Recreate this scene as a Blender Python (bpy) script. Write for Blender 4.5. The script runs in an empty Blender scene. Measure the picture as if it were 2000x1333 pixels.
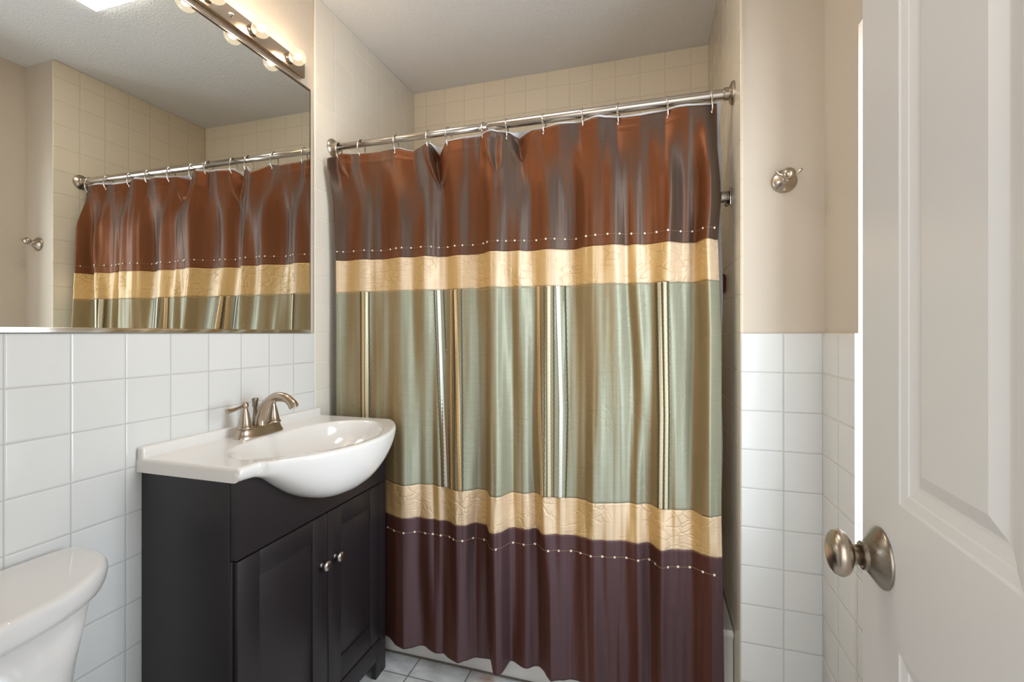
import bpy, bmesh, math, random
from mathutils import Vector, noise
from math import pi, sin, cos

random.seed(4)
C = bpy.context.scene.collection
SC = bpy.context.scene

# ------------------------------------------------------------------ camera / light / exposure
H = 1.19                      # eye height above the floor; z below is written relative to the eye
F_PX, YAW, HOR = 900.9, 0.2927, 651.1
cam_d = bpy.data.cameras.new('camera'); cam = bpy.data.objects.new('camera', cam_d); C.objects.link(cam)
cam.location = (0, 0, H); cam.rotation_euler = (pi/2, 0, YAW)
cam_d.sensor_width = 36; cam_d.lens = 36*F_PX/2000
cam_d.shift_y = (HOR-666.5)/2000
cam_d.clip_start = 0.01
SC.camera = cam

w = bpy.data.worlds.new('world'); SC.world = w; w.use_nodes = True
bg = w.node_tree.nodes['Background']
bg.inputs[0].default_value = (0.86, 0.93, 1.0, 1); bg.inputs[1].default_value = 1.0

def area(name, loc, rot, sx, sy, power, col):
    l = bpy.data.lights.new(name, 'AREA'); l.shape = 'RECTANGLE'; l.size = sx; l.size_y = sy
    l.energy = power; l.color = col
    o = bpy.data.objects.new(name, l); C.objects.link(o); o.location = loc; o.rotation_euler = rot
    return o
# daylight outside the window (facing -X) and an added soft fill, unseen behind the camera in the doorway (facing +Y)
area('window_daylight', (0.80, 0.85, H+0.15), (0, pi/2, 0), 1.25, 0.85, 33, (0.80, 0.90, 1.0))
area('hall_fill', (-0.25, -0.75, H+0.25), (pi/2, 0, 0), 1.1, 1.6, 9, (1.0, 0.96, 0.92))

SC.view_settings.view_transform = 'Standard'; SC.view_settings.look = 'None'
SC.view_settings.gamma = 1.0; SC.view_settings.use_curve_mapping = False
SC.view_settings.exposure = 0.14

# ------------------------------------------------------------------ measured room
D = 1.196; T = 0.10795; SB = 2.180; ZC = 1.261; W = 0.239; W2 = 0.438; SF = 1.419; S0 = 0.5688
SR = 1.529; ZR = 0.727; NEAR = 0.03; FLOOR = -H

cy_, sy_ = cos(YAW), sin(YAW)
def ray(u, v):
    a = (u-1000)/F_PX; b = -(v-HOR)/F_PX
    return (a*cy_-sy_, a*sy_+cy_, b)

# ------------------------------------------------------------------ materials
def srgb(*c):
    out = []
    for x in c:
        x /= 255.0
        out.append(x/12.92 if x <= 0.04045 else ((x+0.055)/1.055)**2.4)
    return tuple(out)+(1,)

class N:
    """small helper around a node tree"""
    def __init__(s, name):
        s.m = bpy.data.materials.new(name); s.m.use_nodes = True; s.t = s.m.node_tree
        s.b = s.t.nodes['Principled BSDF']; s.out = s.t.nodes['Material Output']
    def n(s, kind, **kw):
        x = s.t.nodes.new(kind)
        for k, v in kw.items(): setattr(x, k, v)
        return x
    def l(s, a, b): s.t.links.new(a, b)
    def val(s, sock, v):
        if isinstance(v, (int, float)) or isinstance(v, tuple): sock.default_value = v
        else: s.l(v, sock)
    def math(s, op, a, b=0.0, c=0.0):
        x = s.n('ShaderNodeMath', operation=op); s.val(x.inputs[0], a); s.val(x.inputs[1], b); s.val(x.inputs[2], c)
        return x.outputs[0]
    def mix(s, f, a, b):
        x = s.n('ShaderNodeMix', data_type='RGBA'); s.val(x.inputs[0], f); s.val(x.inputs[6], a); s.val(x.inputs[7], b)
        return x.outputs[2]
    def pos(s):
        g = s.n('ShaderNodeNewGeometry'); x = s.n('ShaderNodeSeparateXYZ'); s.l(g.outputs['Position'], x.inputs[0])
        return g.outputs['Position'], x.outputs
    def noise(s, vec, scale, detail=3, rough=0.5):
        x = s.n('ShaderNodeTexNoise'); s.val(x.inputs['Vector'], vec) if vec is not None else None
        x.inputs['Scale'].default_value = scale; x.inputs['Detail'].default_value = detail
        x.inputs['Roughness'].default_value = rough
        return x.outputs['Fac']
    def stretch(s, vec, sc):
        x = s.n('ShaderNodeVectorMath', operation='MULTIPLY'); s.l(vec, x.inputs[0]); x.inputs[1].default_value = sc
        return x.outputs[0]
    def bump(s, h, strength=0.3, dist=0.001, prev=None):
        x = s.n('ShaderNodeBump'); x.inputs['Strength'].default_value = strength
        x.inputs['Distance'].default_value = dist; s.l(h, x.inputs['Height'])
        if prev is not None: s.l(prev, x.inputs['Normal'])
        return x.outputs[0]
    def setn(s, nrm): s.l(nrm, s.b.inputs['Normal'])
    def p(s, **kw):
        names = dict(base='Base Color', rough='Roughness', metal='Metallic', spec='Specular IOR Level', coat='Coat Weight',
                     coatr='Coat Roughness', sheen='Sheen Weight', sheenr='Sheen Roughness', sheent='Sheen Tint', aniso='Anisotropic',
                     trans='Transmission Weight', ior='IOR', em='Emission Color', ems='Emission Strength', tint='Specular Tint', alpha='Alpha')
        for k, v in kw.items(): s.val(s.b.inputs[names[k]], v)
        return s

def paint(name, col, rough=0.6, bump=0.6, scale=220, dist=0.0018):
    m = N(name); P, _ = m.pos()
    n1 = m.noise(P, scale, 3, 0.6)
    n2 = m.noise(P, 3.0, 2)
    m.p(base=m.mix(n2, tuple(c*0.96 for c in col[:3])+(1,), col), rough=rough, spec=0.3)
    m.setn(m.bump(n1, bump, dist)); return m.m

def tile(name, ax, offa, tint, grout, tw=T, offz=0.0, ax2=2, th=T, gw=0.0016, rough=0.16, speck=0.03):
    """square tiles on world axes: grout line wherever a coordinate is offset + k*T"""
    m = N(name); P, X = m.pos()
    def edge(sock, off, size):
        f = m.math('FRACT', m.math('DIVIDE', m.math('SUBTRACT', sock, off), size))
        return m.math('MULTIPLY', m.math('MINIMUM', f, m.math('SUBTRACT', 1.0, f)), size)   # metres to nearest joint
    e = m.math('MINIMUM', edge(X[ax], offa, tw), edge(X[ax2], offz, th))
    mr = m.n('ShaderNodeMapRange', interpolation_type='SMOOTHSTEP'); m.l(e, mr.inputs[0])
    mr.inputs[1].default_value = gw*0.35; mr.inputs[2].default_value = gw*1.25
    mask = mr.outputs[0]
    mr2 = m.n('ShaderNodeMapRange', interpolation_type='SMOOTHSTEP'); m.l(e, mr2.inputs[0])
    mr2.inputs[1].default_value = 0; mr2.inputs[2].default_value = gw*3.2
    # per-tile shade
    ca = m.math('FLOOR', m.math('DIVIDE', m.math('SUBTRACT', X[ax], offa), tw))
    cb = m.math('FLOOR', m.math('DIVIDE', m.math('SUBTRACT', X[ax2], offz), th))
    cv = m.n('ShaderNodeCombineXYZ'); m.l(ca, cv.inputs[0]); m.l(cb, cv.inputs[1])
    wn = m.n('ShaderNodeTexWhiteNoise', noise_dimensions='2D'); m.l(cv.outputs[0], wn.inputs['Vector'])
    sp = m.noise(P, 900, 2, 0.7)
    f = m.math('ADD', m.math('MULTIPLY', wn.outputs['Value'], 0.5), m.math('MULTIPLY', sp, 0.6))
    base = m.mix(f, tuple(c*(1-speck) for c in tint[:3])+(1,), tuple(min(1, c*(1+speck)) for c in tint[:3])+(1,))
    m.p(base=m.mix(mask, grout, base), rough=m.math('ADD', m.math('MULTIPLY', mask, rough-0.6), 0.6), spec=0.5)
    # slightly wavy glaze and tilt of each tile
    nb = m.bump(mr2.outputs[0], 0.55, 0.0014)
    nb = m.bump(m.noise(P, 14, 2), 0.10, 0.01, nb)
    m.setn(nb); return m.m

WALLTILE = srgb(230, 230, 227); GROUT = srgb(196, 195, 192)
TUBTILE = srgb(232, 218, 194); TUBGROUT = srgb(212, 196, 170)
M = {}
M['paint'] = paint('beige_paint', srgb(212, 198, 180))
M['ceiling'] = paint('ceiling_paint', srgb(236, 233, 230), 0.7, 0.95, 130, 0.004)
M['tile_left'] = tile('white_wall_tile', 1, S0, WALLTILE, GROUT, offz=H)
M['tile_left_tub'] = tile('cream_wall_tile_side', 1, S0+8*T, srgb(226, 218, 204), srgb(230, 222, 208), offz=H)
M['tile_back'] = tile('cream_wall_tile_back', 0, -0.587, TUBTILE, TUBGROUT, offz=H)
M['tile_tubend'] = tile('cream_wall_tile_end', 1, SF, TUBTILE, TUBGROUT, offz=H)
M['tile_stub'] = tile('white_wall_tile_pier', 0, W, WALLTILE, GROUT, offz=H)
M['tile_right'] = tile('white_wall_tile_right', 1, SF, srgb(224, 220, 213), srgb(208, 200, 188), offz=H)

def floor_mat():
    m = N('marble_floor_tile'); P, X = m.pos()
    tw = 0.2
    def edge(s_, off):
        f = m.math('FRACT', m.math('DIVIDE', m.math('SUBTRACT', s_, off), tw))
        return m.math('MULTIPLY', m.math('MINIMUM', f, m.math('SUBTRACT', 1.0, f)), tw)
    e = m.math('MINIMUM', edge(X[0], -0.808), edge(X[1], 1.427))
    mr = m.n('ShaderNodeMapRange', interpolation_type='SMOOTHSTEP'); m.l(e, mr.inputs[0])
    mr.inputs[1].default_value = 0.0014; mr.inputs[2].default_value = 0.0032
    v = m.noise(m.stretch(P, (1, 1.7, 1)), 9, 6, 0.65)
    cr = m.n('ShaderNodeValToRGB'); m.l(v, cr.inputs[0])
    cr.color_ramp.elements[0].position = 0.38; cr.color_ramp.elements[0].color = srgb(196, 196, 197)
    cr.color_ramp.elements[1].position = 0.60; cr.color_ramp.elements[1].color = srgb(228, 228, 226)
    # rust stain on the tile beside the foot of the tub
    dv = m.n('ShaderNodeVectorMath', operation='DISTANCE'); m.l(P, dv.inputs[0]); dv.inputs[1].default_value = (-0.535, 1.492, 0.0)
    dn = m.math('ADD', dv.outputs['Value'], m.math('MULTIPLY', m.noise(P, 40, 3), 0.05))
    st = m.n('ShaderNodeMapRange', interpolation_type='SMOOTHSTEP'); m.l(dn, st.inputs[0])
    st.inputs[1].default_value = 0.022; st.inputs[2].default_value = 0.075; st.inputs[3].default_value = 0.65; st.inputs[4].default_value = 0.0
    col = m.mix(st.outputs[0], m.mix(mr.outputs[0], srgb(128, 126, 124), cr.outputs[0]), srgb(170, 104, 52))
    m.p(base=col, rough=0.28)
    m.setn(m.bump(mr.outputs[0], 0.5, 0.001)); return m.m
M['floor'] = floor_mat()

def simple(name, col, rough=0.5, metal=0.0, **kw):
    m = N(name).p(base=col, rough=rough, metal=metal, **kw); return m.m
def brushed(name, col, rough, sc=(40, 40, 900)):
    m = N(name); P, _ = m.pos(); n1 = m.noise(m.stretch(P, sc), 3, 2)
    m.p(base=col, metal=1.0, rough=m.math('ADD', m.math('MULTIPLY', n1, 0.05), rough-0.025))
    return m.m
M['nickel'] = brushed('brushed_nickel', srgb(186, 172, 155), 0.26)
M['nickel_dark'] = brushed('brushed_nickel_dark', srgb(150, 140, 127), 0.28)
M['chrome'] = simple('polished_chrome', srgb(215, 210, 202), 0.10, 1.0)
M['rod'] = brushed('rod_nickel', srgb(198, 188, 176), 0.24)
M['barplate'] = brushed('light_bar_nickel', srgb(196, 182, 166), 0.20, (900, 30, 30))
M['mirror'] = simple('mirror_silver', (0.80, 0.82, 0.80, 1), 0.0, 1.0)
M['mirror_edge'] = simple('mirror_edge', srgb(120, 112, 104), 0.15, 1.0)
M['porcelain'] = simple('white_porcelain', srgb(232, 230, 228), 0.08, coat=0.5, coatr=0.03)
M['marble'] = simple('cultured_marble_white', srgb(240, 237, 233), 0.12, coat=0.5, coatr=0.05)
M['tubwhite'] = simple('tub_enamel', srgb(232, 229, 224), 0.15)
M['black'] = simple('dark_hole', srgb(14, 12, 12), 0.6)
M['liner'] = simple('liner_vinyl', srgb(228, 228, 230), 0.35, trans=0.0)
M['brownfit'] = simple('brown_ceramic', srgb(104, 52, 34), 0.3)
M['trimwhite'] = simple('white_gloss_trim', srgb(236, 236, 234), 0.3)
M['grout_line'] = simple('caulk', srgb(120, 110, 100), 0.8)

def cabinet_mat():
    m = N('espresso_laminate'); P, _ = m.pos()
    g = m.noise(m.stretch(P, (30, 30, 2.2)), 22, 4, 0.6)
    m.p(base=m.mix(g, srgb(29, 24, 27), srgb(41, 36, 39)), rough=0.42, spec=0.5)
    m.setn(m.bump(g, 0.06, 0.0005)); return m.m
M['espresso'] = cabinet_mat()
def door_mat():
    m = N('white_door_paint'); P, _ = m.pos()
    g = m.noise(m.stretch(P, (260, 260, 14)), 1.2, 4, 0.6)
    m.p(base=srgb(226, 223, 219), rough=0.34, spec=0.5)
    m.setn(m.bump(g, 0.10, 0.0006)); return m.m
M['door'] = door_mat()

def silk(name, warp, weft, rough=0.45, wrinkle=0.2, crease=0.0, mixf=0.5, metal=0.55):
    """shot taffeta: warp threads of one colour and weft threads of another, each with its own anisotropic satin sheen"""
    m = N(name); P, X = m.pos()
    slub = m.noise(m.stretch(P, (420, 60, 7)), 1.0, 4, 0.7)
    cross = m.noise(m.stretch(P, (9, 9, 500)), 1.0, 3, 0.7)
    f = m.math('ADD', m.math('MULTIPLY', slub, 0.6), m.math('MULTIPLY', cross, 0.4))
    dk = lambda c, k: tuple(x*k for x in c[:3])+(1,)
    b2 = m.n('ShaderNodeBsdfPrincipled')
    m.p(base=m.mix(f, dk(warp, 0.85), dk(warp, 1.15)), rough=rough, metal=metal, spec=0.4, aniso=0.8)
    m.l(m.mix(cross, dk(weft, 0.85), dk(weft, 1.15)), b2.inputs['Base Color'])
    b2.inputs['Roughness'].default_value = rough*1.1; b2.inputs['Metallic'].default_value = metal; b2.inputs['Anisotropic'].default_value = 0.6
    b2.inputs['Specular IOR Level'].default_value = 0.4
    for b_, v in ((m.b, (1, 0, 0)), (b2, (0, 0, 1))):
        cx = m.n('ShaderNodeCombineXYZ')
        for k in range(3): cx.inputs[k].default_value = v[k]
        m.l(cx.outputs[0], b_.inputs['Tangent'])
    nb = m.bump(f, 0.08, 0.0006)
    wr = m.noise(m.stretch(P, (26, 26, 6)), 1.0, 3, 0.55)
    nb = m.bump(wr, wrinkle, 0.004, nb)
    if crease > 0:
        v = m.n('ShaderNodeTexVoronoi', feature='DISTANCE_TO_EDGE'); dn = m.n('ShaderNodeTexNoise'); dn.inputs['Scale'].default_value = 9
        m.l(P, dn.inputs['Vector'])
        ad = m.n('ShaderNodeVectorMath', operation='MULTIPLY_ADD'); m.l(dn.outputs['Color'], ad.inputs[0]); ad.inputs[1].default_value = (0.10, 0.10, 0.16)
        m.l(m.stretch(P, (1.0, 1.0, 1.9)), ad.inputs[2])
        m.l(ad.outputs[0], v.inputs['Vector']); v.inputs['Scale'].default_value = 22
        mm = m.n('ShaderNodeMapRange'); m.l(v.outputs['Distance'], mm.inputs[0]); mm.inputs[2].default_value = 0.10
        msk = m.n('ShaderNodeMapRange'); m.l(m.noise(P, 11, 2), msk.inputs[0]); msk.inputs[1].default_value = 0.42; msk.inputs[2].default_value = 0.62
        nb = m.bump(m.math('MULTIPLY', mm.outputs[0], msk.outputs[0]), crease, 0.003, nb)
    m.setn(nb); m.l(nb, b2.inputs['Normal'])
    # two-tone sheen put into the colour: warp on left-facing cloth, weft on window-facing
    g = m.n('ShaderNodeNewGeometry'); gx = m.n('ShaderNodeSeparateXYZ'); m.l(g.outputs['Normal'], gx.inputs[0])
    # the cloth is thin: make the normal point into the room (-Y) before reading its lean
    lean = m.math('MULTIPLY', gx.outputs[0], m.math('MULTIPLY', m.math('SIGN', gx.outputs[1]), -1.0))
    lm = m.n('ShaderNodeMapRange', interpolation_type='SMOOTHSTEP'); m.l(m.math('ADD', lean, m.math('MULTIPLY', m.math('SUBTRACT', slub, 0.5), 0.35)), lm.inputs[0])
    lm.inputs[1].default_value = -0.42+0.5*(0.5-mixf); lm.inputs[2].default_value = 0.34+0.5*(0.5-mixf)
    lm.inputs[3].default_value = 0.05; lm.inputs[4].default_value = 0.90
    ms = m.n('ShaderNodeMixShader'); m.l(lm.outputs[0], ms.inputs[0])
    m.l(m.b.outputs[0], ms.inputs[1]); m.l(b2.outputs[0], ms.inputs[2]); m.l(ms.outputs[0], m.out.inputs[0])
    return m.m
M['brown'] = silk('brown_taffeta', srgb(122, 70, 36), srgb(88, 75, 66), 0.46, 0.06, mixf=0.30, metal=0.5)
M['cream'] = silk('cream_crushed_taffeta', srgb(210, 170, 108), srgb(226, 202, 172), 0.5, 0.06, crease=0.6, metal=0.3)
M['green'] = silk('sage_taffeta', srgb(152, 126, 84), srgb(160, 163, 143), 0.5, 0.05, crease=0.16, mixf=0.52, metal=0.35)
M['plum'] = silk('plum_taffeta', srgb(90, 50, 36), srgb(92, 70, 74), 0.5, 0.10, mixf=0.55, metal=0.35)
M['ribbon_cream'] = simple('satin_cream', srgb(216, 204, 172), 0.35, 0.2)
M['ribbon_gold'] = simple('satin_gold', srgb(200, 164, 112), 0.35, 0.3)
M['ribbon_white'] = simple('satin_white', srgb(226, 226, 220), 0.35, 0.1)
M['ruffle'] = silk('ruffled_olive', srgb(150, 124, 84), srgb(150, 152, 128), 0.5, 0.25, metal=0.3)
M['stitch'] = simple('dark_thread', srgb(80, 70, 48), 0.7)
M['thread'] = simple('gold_thread', srgb(176, 140, 104), 0.5)
M['sequin'] = simple('pearl_sequin', srgb(248, 236, 214), 0.2, 0.2, coat=0.6)

# ------------------------------------------------------------------ mesh helpers
def link(name, verts, faces, mat, parent=None, origin=(0, 0, 0), smooth=False, local=False, mats=None):
    """one mesh object; verts are eye-relative world coordinates unless local=True"""
    me = bpy.data.meshes.new(name)
    ox, oy, oz = origin
    if not local: verts = [(x-ox, y-oy, z-oz) for x, y, z in verts]
    me.from_pydata(verts, [], faces); me.validate(); me.update()
    bm = bmesh.new(); bm.from_mesh(me); bmesh.ops.recalc_face_normals(bm, faces=bm.faces); bm.to_mesh(me); bm.free()
    for mm in (mats or [mat]): me.materials.append(mm)
    if smooth:
        for p in me.polygons: p.use_smooth = True
    o = bpy.data.objects.new(name, me); C.objects.link(o)
    if parent is None: o.location = (ox, oy, oz+H)
    else:
        px, py, pz = parent['_o'] if '_o' in parent else (0, 0, 0)
        o.parent = parent; o.location = (ox-px, oy-py, oz-pz)
    o['_o'] = (float(ox), float(oy), float(oz))
    return o
def thing(name, label, cat, at, group=None):
    o = bpy.data.objects.new(name, None); C.objects.link(o); o.empty_display_size = 0.05
    o.location = (at[0], at[1], at[2]+H); o['_o'] = tuple(float(a) for a in at)
    o['label'] = label; o['category'] = cat
    if group: o['group'] = group
    return o
def tag(o, label, cat, group=None):
    o['label'] = label; o['category'] = cat
    if group: o['group'] = group
    return o
def struct(o): o['kind'] = 'structure'; return o
def bevel(o, w_=0.003, seg=3, ang=35):
    m = o.modifiers.new('bevel', 'BEVEL'); m.width = w_; m.segments = seg; m.limit_method = 'ANGLE'; m.angle_limit = math.radians(ang)
    for p in o.data.polygons: p.use_smooth = True
    m.harden_normals = False
    return o
def B(*boxes):
    """boxes (x0,x1,y0,y1,z0,z1) -> verts, faces"""
    v, f = [], []
    for x0, x1, y0, y1, z0, z1 in boxes:
        b = len(v)
        v += [(x0, y0, z0), (x1, y0, z0), (x1, y1, z0), (x0, y1, z0), (x0, y0, z1), (x1, y0, z1), (x1, y1, z1), (x0, y1, z1)]
        f += [tuple(b+i for i in q) for q in ((0, 3, 2, 1), (4, 5, 6, 7), (0, 1, 5, 4), (1, 2, 6, 5), (2, 3, 7, 6), (3, 0, 4, 7))]
    return v, f
def lathe(profile, axis_o, axis_d, n=40, start=None):
    """profile [(r, h)] turned about the axis through axis_o along axis_d"""
    d = Vector(axis_d).normalized(); a = d.orthogonal().normalized(); b = d.cross(a); o = Vector(axis_o)
    v, f = [], []
    for r, h in profile:
        for i in range(n):
            t = 2*pi*i/n; v.append(tuple(o+d*h+(a*cos(t)+b*sin(t))*r))
    for k in range(len(profile)-1):
        for i in range(n):
            j = (i+1) % n; f.append((k*n+i, k*n+j, (k+1)*n+j, (k+1)*n+i))
    f.append(tuple(range(n))); k = (len(profile)-1)*n; f.append(tuple(k+i for i in reversed(range(n))))
    return v, f
def tube(pts, radii, n=16, closed=False):
    pts = [Vector(p) for p in pts]; m = len(pts)
    if not hasattr(radii, '__len__'): radii = [radii]*m
    v, f = [], []; up = None
    for k, p in enumerate(pts):
        if closed: d = (pts[(k+1) % m]-pts[k-1]).normalized()
        else: d = (pts[min(k+1, m-1)]-pts[max(k-1, 0)]).normalized()
        if up is None: up = d.orthogonal().normalized()
        up = (up-d*up.dot(d)).normalized(); s = d.cross(up)
        r = radii[k]; ra, rb = r if isinstance(r, tuple) else (r, r)
        for i in range(n):
            t = 2*pi*i/n; v.append(tuple(p+up*cos(t)*ra+s*sin(t)*rb))
    rng = m if closed else m-1
    for k in range(rng):
        for i in range(n):
            j = (i+1) % n; k2 = (k+1) % m; f.append((k*n+i, k*n+j, k2*n+j, k2*n+i))
    if not closed:
        f.append(tuple(range(n))); f.append(tuple((m-1)*n+i for i in reversed(range(n))))
    return v, f
def join(*vf):
    v, f = [], []
    for a, b in vf:
        o = len(v); v += list(a); f += [tuple(i+o for i in q) for q in b]
    return v, f
def bez(pts, n=24):
    """Catmull-Rom through pts"""
    P = [Vector(p) for p in pts]; P = [P[0]*2-P[1]]+P+[P[-1]*2-P[-2]]; out = []
    for i in range(1, len(P)-2):
        for k in range(n):
            t = k/n
            out.append(0.5*((2*P[i])+(-P[i-1]+P[i+1])*t+(2*P[i-1]-5*P[i]+4*P[i+1]-P[i+2])*t*t+(-P[i-1]+3*P[i]-3*P[i+1]+P[i+2])*t**3))
    out.append(P[-2]); return out
def lerp_tab(tab, x):
    if x <= tab[0][0]: return tab[0][1]
    for (a, b), (c, d) in zip(tab, tab[1:]):
        if x <= c: return b+(d-b)*(x-a)/(c-a) if c > a else d
    return tab[-1][1]
def sstep(t): t = max(0, min(1, t)); return t*t*(3-2*t)

# ------------------------------------------------------------------ room shell
TH = 0.12
struct(link('floor', *B((-D-TH, W2+0.3, NEAR-1.0, SB+TH, FLOOR-0.1, FLOOR)), M['floor']))
struct(link('ceiling', *B((-D-TH, W2+0.3, NEAR-0.12, SB+TH, ZC, ZC+0.1)), M['ceiling']))
PT = 0.008   # paint surface lies this much behind the tile face
wl = struct(link('wall_left', *B((-D-TH, -D-PT, NEAR, SB+TH, FLOOR, ZC)), M['paint']))
o = link('tile_wainscot', *B((-D-PT, -D, NEAR, S0+8*T-0.003, FLOOR, 0.0)), M['tile_left'], wl); bevel(o, 0.003)
o = link('tile_surround', *B((-D-PT, -D, S0+8*T-0.003, SB, FLOOR, ZC)), M['tile_left_tub'], wl); bevel(o, 0.005)
wb = struct(link('wall_back', *B((-D-PT, W+0.15, SB, SB+TH, FLOOR, ZC)), M['tile_back']))
# pier between the tub and the right wall (tub end wall on its left, painted front above a tile wainscot)
wp = struct(link('wall_pier', *B((W+PT, W2+0.14, SF+PT, SB, FLOOR, ZC)), M['paint']))
o = link('tile_surround', *B((W, W+PT, SF+0.001, SB, FLOOR, ZC)), M['tile_tubend'], wp); bevel(o, 0.006)
o = link('tile_wainscot', *B((W+0.001, W2+0.02, SF, SF+PT, FLOOR, 0.0)), M['tile_stub'], wp); bevel(o, 0.004)
# right wall with the window opening
WY0, WY1, WZ0, WZ1 = 0.46, 1.2165, -0.515, 0.692
wr = struct(link('wall_right', *B((W2+PT, W2+0.14, WY1, SF+PT, FLOOR, ZC), (W2+PT, W2+0.14, NEAR, WY0, FLOOR, ZC),
      (W2+PT, W2+0.14, WY0, WY1, FLOOR, WZ0), (W2+PT, W2+0.14, WY0, WY1, WZ1, ZC)), M['paint']))
o = link('tile_wainscot', *B((W2, W2+PT, WY1-0.002, SF, FLOOR, 0.0), (W2, W2+PT, NEAR, WY0+0.002, FLOOR, 0.0), (W2, W2+PT, WY0+0.002, WY1-0.002, FLOOR, WZ0+0.004),
      (W2+PT, W2+0.09, WY1-0.002, WY1, WZ0+0.012, 0.0), (W2+PT, W2+0.09, WY0, WY0+0.002, WZ0+0.012, 0.0)), M['tile_right'], wr); bevel(o, 0.003)
o = link('window_sill', *B((W2-0.006, W2+0.09, WY0+0.0025, WY1-0.0025, WZ0, WZ0+0.012)), M['tile_right'], wr); bevel(o, 0.004)
# window: frame, sash bars and two panes
wn = struct(link('window_1', *B((W2+0.09, W2+0.13, WY0, WY0+0.04, WZ0, WZ1), (W2+0.09, W2+0.13, WY1-0.04, WY1, WZ0, WZ1),
      (W2+0.09, W2+0.13, WY0+0.04, WY1-0.04, WZ0, WZ0+0.04), (W2+0.09, W2+0.13, WY0+0.04, WY1-0.04, WZ1-0.04, WZ1),
      (W2+0.095, W2+0.125, WY0+0.04, WY1-0.04, 0.07, 0.105)), M['trimwhite']))
gl = N('window_glass'); gt = gl.n('ShaderNodeBsdfTransparent'); gg = gl.n('ShaderNodeBsdfGlossy'); gg.inputs['Roughness'].default_value = 0.02
gm = gl.n('ShaderNodeMixShader'); gm.inputs[0].default_value = 0.06; gl.l(gt.outputs[0], gm.inputs[1]); gl.l(gg.outputs[0], gm.inputs[2]); gl.l(gm.outputs[0], gl.out.inputs[0])
for z0, z1 in ((WZ0+0.04, 0.07), (0.105, WZ1-0.04)):
    link('window_pane', *B((W2+0.108, W2+0.112, WY0+0.04, WY1-0.04, z0, z1)), gl.m, wn)
# near wall with the doorway the camera stands in
DX0, DX1, DZ = -0.50, 0.268, 0.86
struct(link('wall_near', *B((-D-TH, DX0, NEAR-0.12, NEAR, FLOOR, ZC), (DX1, W2+0.14, NEAR-0.12, NEAR, FLOOR, ZC), (DX0, DX1, NEAR-0.12, NEAR, DZ, ZC)), M['paint']))
struct(link('trim_1', *B((DX0, DX0+0.018, NEAR-0.13, NEAR+0.004, FLOOR, DZ), (DX0+0.018, DX1, NEAR-0.13, NEAR+0.004, DZ-0.018, DZ)), M['trimwhite']))

# ------------------------------------------------------------------ bathtub
TY = 1.51; RIM = -0.893
def bathtub():
    x0, x1, y0, y1 = -D+0.001, W-0.001, TY, SB-0.001
    v, f = [], []
    def loop(ix, iy, z, r, n=8):
        k = len(v); xa, xb, ya, yb = x0+ix, x1-ix, y0+iy, y1-iy
        for cx, cy, a0 in ((xb-r, ya+r, -pi/2), (xb-r, yb-r, 0), (xa+r, yb-r, pi/2), (xa+r, ya+r, pi)):
            for i in range(n): 
                t = a0+pi/2*i/(n-1); v.append((cx+r*cos(t), cy+r*sin(t), z))
        return k
    L = [loop(0, 0.012, FLOOR, 0.004), loop(0, 0.012, RIM-0.03, 0.004), loop(0, 0.003, RIM-0.022, 0.004), loop(0, 0, RIM-0.008, 0.004), loop(0.002, 0.004, RIM, 0.006),
         loop(0.06, 0.05, RIM, 0.10), loop(0.075, 0.062, RIM-0.012, 0.10), loop(0.12, 0.10, RIM-0.22, 0.12), loop(0.18, 0.15, RIM-0.26, 0.12)]
    n = 32
    for a, b in zip(L, L[1:]):
        for i in range(n): j = (i+1) % n; f.append((a+i, a+j, b+j, b+i))
    f.append(tuple(L[-1]+i for i in range(n)))
    o = link('bathtub', v, f, M['tubwhite'], None, (-0.48, 1.85, FLOOR), smooth=True)
    tag(o, 'white alcove bathtub behind the striped shower curtain', 'bathtub')
    m = o.modifiers.new('b', 'EDGE_SPLIT'); m.split_angle = math.radians(50)
    # stained caulk line along the foot of the apron
    link('caulk_line', *B((-D+0.002, W-0.002, TY+0.006, TY+0.0125, FLOOR, FLOOR+0.004)), M['grout_line'], o)
bathtub()

# ------------------------------------------------------------------ curtain rod
rod = thing('curtain_rod', 'brushed metal shower curtain rod with round end flanges spanning the tub', 'curtain rod', (-0.48, SR, ZR))
rx_ = -0.545
v, f = tube([(-D+0.012, SR, ZR), (rx_, SR, ZR)], 0.0126, 28); link('rod_tube', v, f, M['rod'], rod, smooth=True)
v, f = lathe([(0.0127, 0), (0.0152, 0.0004), (0.0152, 0.03), (0.0152, W-0.012-rx_-0.002), (0.0152, W-0.012-rx_)], (rx_-0.002, SR, ZR), (1, 0, 0), 28); o = link('rod_sleeve', v, f, M['rod'], rod, smooth=True)
m = o.modifiers.new('b', 'EDGE_SPLIT'); m.split_angle = math.radians(40)
for x, s in ((-D+0.0005, 1), (W-0.0005, -1)):
    pr = [(0.0, 0), (0.034, 0), (0.034, 0.004), (0.030, 0.008), (0.022, 0.011), (0.019, 0.013), (0.019, 0.026), (0.016, 0.028), (0.0, 0.028)]
    v, f = lathe(pr, (x, SR, ZR), (s, 0, 0), 40); o = link('end_flange', v, f, M['nickel'], rod, smooth=True)
    m = o.modifiers.new('b', 'EDGE_SPLIT'); m.split_angle = math.radians(40)

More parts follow.
